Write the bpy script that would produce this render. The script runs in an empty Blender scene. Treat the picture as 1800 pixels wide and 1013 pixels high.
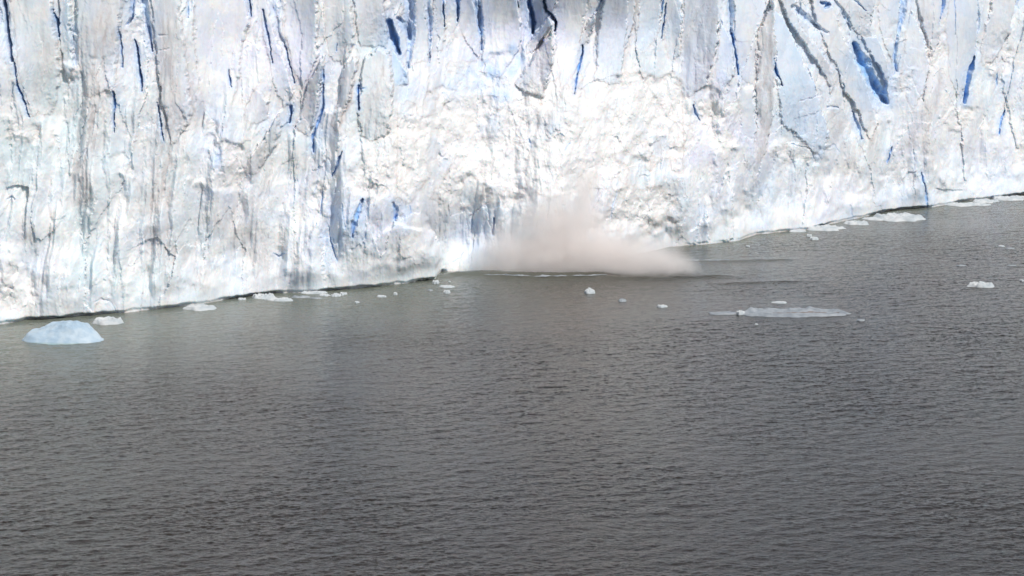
import bpy, math, random
import numpy as np

scene = bpy.context.scene
COL = scene.collection
R = math.radians

# ------------------------------------------------------------------ camera
H = 70.0                    # lookout height above the lake, metres
F = 4000.0                  # focal length in photo pixels (1800 wide)
PITCH = math.atan(656.0 / F)
CP, SP = math.cos(PITCH), math.sin(PITCH)

cam_data = bpy.data.cameras.new('camera')
cam_data.sensor_width = 36.0
cam_data.lens = F / 1800.0 * 36.0
cam_data.clip_start = 1.0
cam_data.clip_end = 20000.0
cam = bpy.data.objects.new('camera', cam_data)
COL.objects.link(cam)
cam.location = (0, 0, H)
cam.rotation_euler = (math.pi / 2 - PITCH, 0, 0)
scene.camera = cam


def project(X, Y, Z):
    dep = Y * CP - (Z - H) * SP
    v = Y * SP + (Z - H) * CP
    return 900.0 + F * X / dep, 506.5 - F * v / dep


def ground(px, py, z=0.0):
    """point of the lake level seen at photo pixel px, py"""
    a = (np.asarray(px, float) - 900.0) / F
    b = (506.5 - np.asarray(py, float)) / F
    dy = CP + b * SP
    dz = -SP + b * CP
    t = (z - H) / dz
    return a * t, dy * t


# ------------------------------------------------------------------ noise
def _hash(ix, iy, seed):
    h = (ix.astype(np.int64) * 374761393 + iy.astype(np.int64) * 668265263 + seed * 1442695041) & 0xffffffff
    h = ((h ^ (h >> 13)) * 1274126177) & 0xffffffff
    return (h ^ (h >> 16)) & 0xffffffff


def perlin(x, y, seed=0):
    ix = np.floor(x); iy = np.floor(y)
    fx = x - ix; fy = y - iy
    u = fx * fx * fx * (fx * (fx * 6 - 15) + 10)
    v = fy * fy * fy * (fy * (fy * 6 - 15) + 10)

    def g(dx, dy):
        a = _hash(ix + dx, iy + dy, seed) * (2 * math.pi / 4294967296.0)
        return np.cos(a) * (fx - dx) + np.sin(a) * (fy - dy)
    n0 = g(0, 0) * (1 - u) + g(1, 0) * u
    n1 = g(0, 1) * (1 - u) + g(1, 1) * u
    return (n0 * (1 - v) + n1 * v) * 1.5


def fbm(x, y, seed, octv=4, gain=0.5, lac=2.03):
    s = 0; a = 1.0
    for k in range(octv):
        s = s + a * perlin(x, y, seed + 17 * k)
        x = x * lac + 11.3; y = y * lac - 7.1; a *= gain
    return s


def ridged(x, y, seed, octv=4, gain=0.5, lac=2.03):
    s = 0; a = 1.0
    for k in range(octv):
        s = s + a * (1 - 2 * np.abs(perlin(x, y, seed + 17 * k)))
        x = x * lac + 5.3; y = y * lac + 3.7; a *= gain
    return s


def cells(x, y, seed, tilt=1.0):
    """chiselled facets: each cell is one tilted plane; returns (height, F2-F1, random per cell)"""
    ix = np.floor(x); iy = np.floor(y)
    d1 = np.full(x.shape, 9.0); d2 = np.full(x.shape, 9.0)
    hh = np.zeros(x.shape); rr = np.zeros(x.shape)
    for dx in (-1, 0, 1):
        for dy in (-1, 0, 1):
            h = _hash(ix + dx, iy + dy, seed)
            cx = ix + dx + (h & 0xffff) / 65536.0
            cy = iy + dy + ((h >> 16) & 0xffff) / 65536.0
            d = (x - cx) ** 2 + (y - cy) ** 2
            h2 = _hash(ix + dx, iy + dy, seed + 99)
            tx = ((h2 & 0x3ff) / 512.0 - 1) * tilt
            ty = (((h2 >> 10) & 0x3ff) / 512.0 - 1) * tilt
            o = ((h2 >> 20) & 0x3ff) / 512.0 - 1
            val = o + tx * (x - cx) + ty * (y - cy)
            near = d < d1
            d2 = np.where(near, d1, np.minimum(d2, d))
            hh = np.where(near, val, hh)
            rr = np.where(near, o, rr)
            d1 = np.where(near, d, d1)
    return hh, np.sqrt(d2) - np.sqrt(d1), rr


def flatiron(x, y, seed, up=1.5, down=.42):
    """ribs that start at a pointed head and widen downwards, two planes meeting on an upright edge"""
    ix = np.floor(x); iy = np.floor(y)
    best = np.full(x.shape, -9.0)
    for dx in (-1, 0, 1):
        for dy in (-2, -1, 0, 1):
            h = _hash(ix + dx, iy + dy, seed)
            cx = ix + dx + (h & 0xffff) / 65536.0
            cy = iy + dy + ((h >> 16) & 0xffff) / 65536.0
            h2 = _hash(ix + dx, iy + dy, seed + 99)
            sl = .35 + (h2 & 0xff) / 255.0 * 1.1
            sr = .35 + ((h2 >> 8) & 0xff) / 255.0 * 1.1
            o = ((h2 >> 16) & 0xff) / 255.0 * .5
            ex = x - cx; ey = y - cy
            d = o - np.where(ex < 0, -ex * sl, ex * sr) - np.where(ey < 0, -ey * up, ey * down)
            best = np.maximum(best, d)
    return best


def facet(x, y, seed):
    """continuous chiselled planes: random heights on a lattice of triangles"""
    x = x + .38 * perlin(x * .9, y * .9, seed + 5); y = y + .38 * perlin(x * .9 + 7, y * .9, seed + 6)
    ix = np.floor(x); iy = np.floor(y); fx = x - ix; fy = y - iy

    def g(dx, dy):
        return _hash(ix + dx, iy + dy, seed) / 2147483648.0 - 1
    a, b, c, d = g(0, 0), g(1, 0), g(0, 1), g(1, 1)
    return np.where(fx > fy, a + (b - a) * fx + (d - b) * fy, a + (d - c) * fx + (c - a) * fy)


def sm(a, b, x):
    t = np.clip((x - a) / (b - a), 0, 1)
    return t * t * (3 - 2 * t)


# ------------------------------------------------------------------ glacier front
# foot of the ice front, traced along the waterline
WL = [(-420, 610), (-200, 591), (0, 571), (60, 564), (100, 560), (200, 553), (300, 543), (380, 531), (450, 521), (510, 515),
      (560, 514), (640, 508), (700, 500), (745, 494), (766, 492), (775, 479), (830, 477), (900, 474), (1000, 468),
      (1100, 450), (1180, 434), (1240, 430), (1300, 424), (1330, 412), (1420, 405), (1490, 388), (1560, 373),
      (1640, 365), (1700, 354), (1800, 343), (1950, 328), (2250, 305)]
WX, WY = ground([p[0] for p in WL], [p[1] for p in WL])
ZTOP = 61.0


def axis(dense0, dense1, step, lo, hi, grow=1.25):
    a = list(np.arange(dense0, dense1, step))
    s = step; v = dense0; left = []
    while v > lo:
        s *= grow; v -= s; left.append(v)
    s = step; v = a[-1]; right = []
    while v < hi:
        s *= grow; v += s; right.append(v)
    return np.array(left[::-1] + a + right)


xs = axis(-101.0, 141.0, 0.115, -170.0, 230.0, 1.04)
zs = np.concatenate([np.array([-3.0, -2.0, -1.2, -0.7]), np.arange(-0.4, ZTOP, 0.12)])
NX, NZ = len(xs), len(zs)
X, Z = np.meshgrid(xs, zs)

XW = X + 1.1 * fbm(X / 6, Z / 7, 61, 3) + 0.16 * Z * (1 + .3 * perlin(X / 9, Z / 9, 62))
_fx = np.arange(-190, 250, .25)
_fy = np.interp(_fx, WX, WY)
_kern = np.exp(-np.linspace(-2.4, 2.4, 121) ** 2); _kern /= _kern.sum()
_fs = np.convolve(np.pad(_fy, 60, mode='edge'), _kern, 'valid')
_up = sm(3.0, 17.0, Z + 2 * perlin(X / 12, Z / 8, 63))
base = np.interp(XW * (1 - sm(0, 1, -Z)) + X * sm(0, 1, -Z), _fx, _fy)
base = np.where(Z < .4, np.interp(X, _fx, _fy), np.interp(X + (XW - X) * sm(.4, 5, Z), _fx, _fy)) * (1 - _up) + np.interp(X, _fx, _fs) * _up
lean = 0.20 * np.clip(Z, 0, None)
Y0 = base + lean
PX, PY = project(X, Y0, Z)


def bump(x, y, sx, sy, d):
    return d * np.exp(-((PX - x) / sx) ** 2 - ((PY - y) / sy) ** 2)


big = (bump(960, 60, 200, 95, -9) + bump(680, 330, 95, 150, 4.5) + bump(970, 330, 170, 110, 3.5) +
       bump(430, 260, 55, 180, 1.6) + bump(300, 210, 45, 260, 1.8) + bump(170, 220, 38, 260, 1.4) +
       bump(838, 405, 48, 75, -4.5) + bump(90, 450, 80, 120, 1.2) + bump(545, 440, 45, 90, 1.8) + bump(1340, 230, 40, 150, 1.2) +
       bump(1240, 330, 60, 100, 1.2) + bump(1520, 260, 50, 120, 1.5) + bump(1450, 340, 60, 60, 1.2) +
       bump(1620, 200, 30, 130, 1.2) + bump(380, 100, 70, 130, -1.6) + bump(235, 180, 22, 180, -1.2))
big += 1.6 * fbm(PX / 170 + 3, PY / 230, 5, 2)

# rubble (crumbled snow-white ice) mask
def blob(x, y, sx, sy, a=1.0):
    return a * np.exp(-np.clip((((PX - x) / sx) ** 2 + ((PY - y) / sy) ** 2), 0, 30) ** 1.5)


wob = fbm(PX / 42, PY / 42, 31, 3)
rub = np.zeros_like(PX)
for b in [(950, 250, 210, 105), (850, 230, 120, 110), (1130, 190, 100, 60), (720, 240, 60, 60), (860, 140, 85, 45), (690, 300, 90, 70, .8),
          (400, 285, 45, 55, .8), (240, 55, 24, 30, .9), (20, 520, 45, 60, .9), (130, 120, 30, 22, .7), (205, 140, 24, 45, .7),
          (1640, 90, 22, 40, .8), (1250, 200, 60, 40, .8), (1300, 170, 20, 40, .6), (1260, 260, 50, 50, .7), (1480, 70, 26, 30, .8),
          (1590, 140, 22, 32, .8), (1570, 60, 14, 26, .8), (1680, 205, 45, 30, .8), (1760, 110, 22, 70, .7), (1545, 205, 25, 26, .8),
          (1400, 270, 55, 30, .7), (1190, 240, 55, 60, .8), (30, 220, 28, 30, .7), (40, 240, 30, 25, .5), (200, 300, 28, 40, .6),
          (345, 300, 22, 60, .5), (370, 250, 24, 60, .6), (185, 540, 18, 12, .8), (560, 360, 24, 60, .5), (540, 470, 40, 40, .5),
          (1110, 360, 90, 60, .8), (1290, 380, 30, 40, .5), (1560, 300, 40, 40, .4), (1700, 320, 60, 25, .5), (690, 20, 24, 26, .7),
          (1780, 260, 30, 60, .5), (520, 140, 16, 24, .4), (800, 320, 30, 70, .7)]:
    rub = np.maximum(rub, blob(*b))
rub = sm(0.22, 0.75, rub + 0.45 * wob - .04)

# jagged pixel-space warp so that traced outlines break up like fractured ice
wx = PX + 2.6 * fbm(PX / 9, PY / 13, 71, 4, .6) + 4 * perlin(PX / 45, PY / 60, 72)
wy = PY + 3.0 * fbm(PX / 11, PY / 13, 73, 4, .6) + 4 * perlin(PX / 45, PY / 60, 74)

# --- general relief ------------------------------------------------------
smooth = 1 - 0.55 * rub
lx = wx + 0.10 * PY + 8 * fbm(PX / 90, PY / 120, 8, 2)
f1, e1, r1 = cells(lx / 52, wy / 210, 11, 1.5)
f2, e2, r2 = cells(lx / 23 + 4.4, wy / 74, 12, 1.5)
f3, e3, r3 = cells(wx / 8.5, wy / 17, 13, 1.6)
D = big.copy()
sx = PX + .07 * PY + 7 * fbm(PX / 70, PY / 120, 8, 2) + 1.2 * perlin(PX / 14, PY / 26, 9)
sy = PY + 6 * perlin(PX / 40, PY / 60, 10) + 2 * perlin(PX / 13, PY / 17, 10)
t1 = facet(lx / 46, wy / 170, 14); t2 = facet(sx / 22 + .3 * t1, sy / 110, 15); t3 = facet(lx / 9.5, wy / 24, 16)
upper = sm(260, 150, PY + 60 * perlin(PX / 80, PY / 200, 18))
f4, e4, r4 = cells((sx + .6 * (wx - PX)) / 58, wy / 430, 17, 1.3)
fl1 = flatiron(sx / 46, sy / 170, 301, 1.6, .30); fl2 = flatiron(sx / 21, sy / 88, 302, 1.6, .34); fl3 = flatiron(sx / 10, sy / 42, 303)
fl0 = flatiron(sx / 104 + .3, sy / 330, 300, 1.3, .25)
D += 3.4 * (fl0 - fl0.mean()) + smooth * (2.6 * (1 - .5 * upper) * fl1 + (1.05 - .45 * upper) * fl2 + (.34 - .1 * upper) * fl3)
D += smooth * upper * .35 * f4
D += smooth * (0.25 * f1 + 1.0 * t1 + 0.35 * t2 + 0.06 * t3)
D += smooth * 0.10 * f2
D += 0.02 * f3
lowpart = sm(140, 330, PY - 0.0 * PX)
flx = lx + 0.03 * PY
D += smooth * 0.20 * ridged(flx / 19, wy / 130, 21, 3, 0.5)
D += smooth * (0.06 + 0.10 * lowpart) * fbm(flx / 11, wy / 60, 22, 3, 0.45)
D += 0.045 * fbm(PX / 5.5, PY / 7.5, 25, 3, 0.6)

# rubble relief: piled angular lumps, coarse to fine
g1, q1, _ = cells(wx / 30, wy / 26, 41, 1.6)
g2, q2, _ = cells(wx / 12.5, wy / 11.5, 42, 1.7)
g3, q3, _ = cells(wx / 6.2, wy / 5.8, 43, 1.7)
sz = sm(-.35, .45, fbm(PX / 60, PY / 50, 47, 2))
lump = 2.2 * flatiron(sx / 36, sy / 75, 304, 1.7, .45) + .9 * flatiron(sx / 16, sy / 30, 305, 1.6, .5) + .28 * flatiron(sx / 7.5, sy / 12, 306, 1.5, .6) + .3 * facet(lx / 30, wy / 52, 49) + .48 * sz * facet(lx / 14, wy / 19, 50) + 0.26 * sz * (g1 - .3 * np.exp(-q1 / .10)) + (.06 + .10 * sz) * g2 + (.03 + .04 * sz) * g3
lump += 1.0 * fbm(PX / 38, PY / 60, 45, 3, .55) + 0.10 * fbm(PX / 5, PY / 5, 46, 2) + 0.40 * ridged(lx / 15, wy / 46, 48, 3)
D += rub * lump * 0.55

# --- traced features -----------------------------------------------------
# each pixel of ice carries three kinds of ice: stained (debris bearing, some painted shade), clear blue (crevasse shade painted in), snow white
stain_shade = np.zeros_like(PX)
blue = np.zeros_like(PX)
snow = 0.85 * rub
crev_id = np.full(PX.shape, -1, int)
ser_id = np.full(PX.shape, -1, int)


cwx = PX + 1.0 * fbm(PX / 7, PY / 9, 75, 3, .6) + 1.8 * perlin(PX / 32, PY / 44, 76)
cwy = PY + 1.5 * fbm(PX / 9, PY / 9, 78, 3, .6)


def window(pts, m):
    p = np.array(pts, float)
    sel = (PX > p[:, 0].min() - m) & (PX < p[:, 0].max() + m) & (PY > p[:, 1].min() - m) & (PY < p[:, 1].max() + m)
    return np.nonzero(sel.ravel())[0]


def stroke(pts, m=30, crisp=False):
    """(idx, normalised distance, signed normalised side) of a tapering polyline, x y halfwidth"""
    idx = window([p[:2] for p in pts], m)
    x = (cwx if crisp else wx).ravel()[idx]; y = (cwy if crisp else wy).ravel()[idx]
    best = np.full(len(idx), 1e9); side = np.zeros(len(idx))
    for (x0, y0, w0), (x1, y1, w1) in zip(pts[:-1], pts[1:]):
        vx, vy = x1 - x0, y1 - y0
        t = np.clip(((x - x0) * vx + (y - y0) * vy) / (vx * vx + vy * vy + 1e-9), 0, 1)
        w = np.maximum(w0 + (w1 - w0) * t, 0.3)
        qx = x0 + vx * t; qy = y0 + vy * t
        d = np.hypot(x - qx, y - qy) / w
        nb = d < best
        best = np.where(nb, d, best)
        side = np.where(nb, (x - qx) / w, side)
    return idx, best, side


def sdf(poly, m=14):
    """signed distance (positive inside) to a polygon"""
    idx = window(poly, m)
    x = wx.ravel()[idx]; y = wy.ravel()[idx]
    ins = np.zeros(len(idx), bool); best = np.full(len(idx), 1e9)
    n = len(poly)
    for i in range(n):
        x0, y0 = poly[i]; x1, y1 = poly[(i + 1) % n]
        vx, vy = x1 - x0, y1 - y0
        t = np.clip(((x - x0) * vx + (y - y0) * vy) / (vx * vx + vy * vy + 1e-9), 0, 1)
        best = np.minimum(best, np.hypot(x - x0 - vx * t, y - y0 - vy * t))
        c = (y0 > y) != (y1 > y)
        with np.errstate(divide='ignore', invalid='ignore'):
            c &= x < (x1 - x0) * (y - y0) / (y1 - y0 + 1e-12) + x0
        ins ^= c
    return idx, np.where(ins, best, -best)


Df, stf, blf, snf = D.ravel(), stain_shade.ravel(), blue.ravel(), snow.ravel()
cif, sif = crev_id.ravel(), ser_id.ravel()

# slabs and pinnacles: polygon, offset at the left edge, at the right edge, softness, greyness (debris, and painted shade of left-facing faces), blue, is a serac part
SLABS = [
    ([(16, -40), (92, -40), (100, 62), (104, 112), (90, 205), (54, 205), (32, 100)], 0, 1.0, 3, .12, 0, 1),
    ([(104, -40), (126, -40), (128, 120), (112, 155), (104, 70)], .2, 1.0, 3, .1, .05, 1),
    ([(132, -40), (227, -40), (211, 48), (207, 150), (155, 175), (137, 115)], .2, 1.6, 4, .22, 0, 1),
    ([(268, -40), (312, -40), (330, 90), (340, 200), (305, 262), (284, 180), (270, 92)], 0, 1.6, 4, .22, 0, 1),
    ([(334, -40), (432, -40), (438, 40), (404, 222), (362, 216), (346, 130)], -.4, .9, 4, 0, 0, 1),
    ([(444, -40), (468, -40), (484, 60), (512, 130), (520, 160), (500, 192), (480, 140), (462, 60)], 0, 1.2, 3, 0, .05, 1),
    ([(500, -40), (562, -40), (560, 100), (532, 160), (514, 105), (500, 60)], 0, 1.3, 3, .05, .05, 1),
    ([(568, -40), (616, -40), (622, 80), (602, 118), (574, 100)], 0, 1.3, 3, .12, 0, 1),
    ([(980, -40), (1046, -40), (1024, 70), (1014, 130), (986, 160), (978, 100)], -.2, 1.0, 3, 0, .04, 1),
    ([(1128, -60), (1166, -60), (1160, 66), (1132, 96), (1118, 80)], -.3, .8, 3, 0, .14, 1),
    ([(1172, -60), (1201, -60), (1198, 100), (1182, 112), (1168, 70)], 0, 1.2, 3, .1, .1, 1),
    ([(1265, 30), (1284, 62), (1290, 130), (1270, 165), (1256, 130)], -.2, .9, 3, 0, .18, 1),
    ([(1291, -60), (1350, -60), (1345, 16), (1328, 66), (1325, 150), (1302, 140), (1293, 70)], 0, 1.3, 3, .08, .06, 1),
    ([(1300, 152), (1325, 152), (1328, 280), (1312, 300), (1298, 225)], 0, 1.0, 4, 0, .05, 0),
    ([(1544, -60), (1586, -60), (1578, 60), (1566, 112), (1546, 60)], 0, 1.3, 3, .15, .06, 1),
    ([(1601, -40), (1652, -40), (1650, 60), (1636, 110), (1622, 50)], 0, 1.4, 3, .2, .05, 1),
    ([(971, 32), (974, 46), (938, 99), (922, 99), (926, 78)], 1.0, 3.6, 2, .45, 0, 1),
    ([(974, 60), (976, 104), (956, 174), (934, 166), (903, 150), (930, 112), (956, 80)], 0.6, 4.6, 3, .62, 0, 1),  # pinnacle's shaded face painted grey
    ([(960, -40), (977, -40), (978, 22), (972, 28), (962, 16)], 1.0, 2.5, 2, .35, 0, 1),
    ([(1046, 150), (1052, 60), (1070, -60), (1122, -60), (1113, 50), (1098, 118), (1090, 152)], 1.2, 2.8, 4, .25, .12, 1),
    ([(1020, 82), (1028, 50), (1050, 24), (1046, 52), (1034, 84)], .8, 2.4, 3, .5, 0, 1),
    ([(1203, -60), (1262, -60), (1262, 62), (1246, 150), (1215, 172), (1196, 160)], 0.2, 2.7, 3, .40, .10, 1),  # grey includes painted shade of the left-facing slab
    ([(1329, 60), (1350, 14), (1358, -10), (1360, 60), (1359, 200), (1345, 270), (1329, 290), (1326, 150)], -.2, 2.3, 2, .72, 0, 1),  # shaded left-facing side of the ridge, painted grey
    ([(1356, 10), (1380, 30), (1398, 70), (1436, 160), (1456, 235), (1446, 285), (1376, 215), (1361, 110)], -.5, 1.1, 4, 0, .22, 1),
    ([(1357, -40), (1396, -40), (1403, 40), (1448, 92), (1470, 148), (1462, 165), (1430, 100), (1386, 40)], .2, 1.8, 3, .55, 0, 1),
    ([(1412, -40), (1440, -40), (1486, 70), (1520, 140), (1540, 215), (1530, 250), (1500, 190), (1452, 90)], .2, 2.0, 3, .30, 0, 1),
    ([(1464, -60), (1540, -60), (1534, 30), (1530, 66), (1511, 68), (1496, 52), (1478, 26)], .2, 2.4, 3, .30, .10, 1),
    ([(1512, 66), (1540, 62), (1556, 110), (1566, 180), (1554, 140), (1536, 108)], 0.2, 1.4, 2, .2, .2, 1),
    ([(1590, 60), (1602, 10), (1622, 60), (1634, 120), (1622, 165), (1600, 190), (1580, 150)], -.3, 1.0, 4, .1, .08, 1),
    ([(1660, 50), (1668, -40), (1716, -40), (1718, 60), (1706, 130), (1690, 176), (1668, 140)], .2, 1.6, 3, .15, .12, 1),
    ([(1720, 90), (1748, -20), (1790, -20), (1778, 60), (1750, 110), (1728, 120)], .2, 1.8, 4, .3, .05, 1),
    ([(620, -60), (672, -60), (680, 50), (678, 86), (632, 84), (622, 40)], .2, 1.6, 3, .3, .05, 1),
    ([(660, 88), (683, 92), (691, 117), (692, 155), (687, 232), (652, 246), (636, 240), (630, 200), (637, 106)], .4, 2.2, 3, .32, 0, 1),  # grey paints the shaded part of this slab
    ([(686, 92), (694, 94), (716, 126), (718, 150), (694, 150)], -1.0, 1.4, 2, 0, .35, 1),
    ([(729, -60), (744, -60), (754, 60), (755, 112), (728, 116), (721, 112), (728, 60)], .6, 1.6, 2, .05, .05, 1),
    ([(762, -60), (777, -60), (784, 50), (776, 90), (760, 92), (758, 60)], .5, 1.6, 2, .1, .05, 1),
    ([(808, -60), (830, -60), (842, 60), (844, 110), (812, 70), (805, 40)], .4, 1.6, 2, .2, .05, 1),
    ([(848, -60), (905, -60), (916, 40), (912, 90), (880, 140), (850, 130), (846, 60)], .4, 1.8, 3, .15, .05, 1),
    ([(569, 95), (570, 125), (566, 150), (562, 192), (542, 242), (517, 222), (528, 190), (546, 140)], .2, 2.2, 3, .45, 0, 1),
    ([(492, 196), (493, 236), (456, 306), (427, 302), (468, 232)], .3, 2.2, 3, .6, 0, 1),
    ([(452, 150), (477, 180), (471, 210), (447, 217), (430, 205), (434, 180)], .1, 1.5, 3, .3, 0, 1),
    ([(600, 120), (622, 100), (630, 110), (618, 170), (596, 232), (584, 220), (598, 160)], .2, 1.6, 4, .6, 0, 1),
    ([(574, 195), (600, 190), (602, 230), (590, 290), (566, 275), (560, 240)], .2, 1.4, 4, .3, 0, 0),
    ([(938, 190), (975, 192), (980, 225), (968, 252), (946, 240), (935, 215)], -.2, 1.0, 4, .6, 0, 0),
    ([(1110, 200), (1132, 206), (1146, 262), (1134, 290), (1118, 260)], 0, 1.2, 4, .2, 0, 0),
    ([(1136, 258), (1170, 235), (1180, 262), (1150, 276)], -.8, .2, 4, .4, .05, 0),
    ([(762, 232), (778, 246), (792, 285), (776, 270), (752, 290), (748, 262)], -.2, 1.2, 4, .4, 0, 0),  # shade on the left of this peak, put into the colour
    ([(1100, 0), (1126, -40), (1124, 60), (1106, 130), (1098, 120)], 0.2, 1.2, 3, .5, 0, 0),  # darker ridge edge: painted shade
    ([(520, 470), (548, 400), (566, 380), (573, 460), (574, 512), (505, 512)], .0, 1.0, 6, 0, 0, 0),
    ([(1216, 425), (1230, 385), (1244, 372), (1250, 428)], 0, 1.0, 4, 0, .1, 0),
    ([(1195, 430), (1212, 402), (1232, 390), (1226, 432)], 0, .9, 4, 0, 0, 0),
    ([(1250, 428), (1258, 340), (1275, 300), (1288, 340), (1290, 425)], 0, 1.1, 5, .12, 0, 0),
    ([(620, 508), (640, 430), (700, 380), (760, 400), (774, 430), (769, 496), (700, 504), (620, 514)], 0, 1.7, 5, .12, 0, 0),
]
strk = fbm(lx / 7, wy / 46, 402, 4, .6)
bigf = big.ravel(); slab_mean = float((D - big).mean())
for k, (poly, dl, dr, soft, st, bl, isser) in enumerate(SLABS):
    idx, s = sdf(poly)
    p = np.array(poly, float)
    x = (PX + 2.5 * perlin(PX / 26, PY / 60, 79)).ravel()[idx]
    t = np.clip((x - p[:, 0].min()) / (p[:, 0].max() - p[:, 0].min()), 0, 1)
    yy_ = np.clip((wy.ravel()[idx] - p[:, 1].min()) / (p[:, 1].max() - p[:, 1].min()), 0, 1)
    m = sm(-0.6, soft, s) * (1 - (.92 if p[:, 1].max() < 400 else 0) * yy_ ** 2)
    flat_ = m * (.78 if p[:, 1].min() < 170 else .3) * (0.8 if st > .5 else 1)
    Df[idx] -= flat_ * (Df[idx] - bigf[idx] - slab_mean)
    Df[idx] += m * (1.15 * dl + (2.3 if isser else 1.5) * (dr - dl) * t ** 1.3)
    mm = sm(-2, 4, s)
    stf[idx] = np.maximum(stf[idx], mm * st * np.clip(.62 + .5 * strk.ravel()[idx], .15, 1.1))
    blf[idx] = np.maximum(blf[idx], mm * bl)
    snf[idx] *= 1 - 0.8 * mm
    if isser:
        hit = idx[s > 0.8]
        sif[hit] = k

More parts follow.
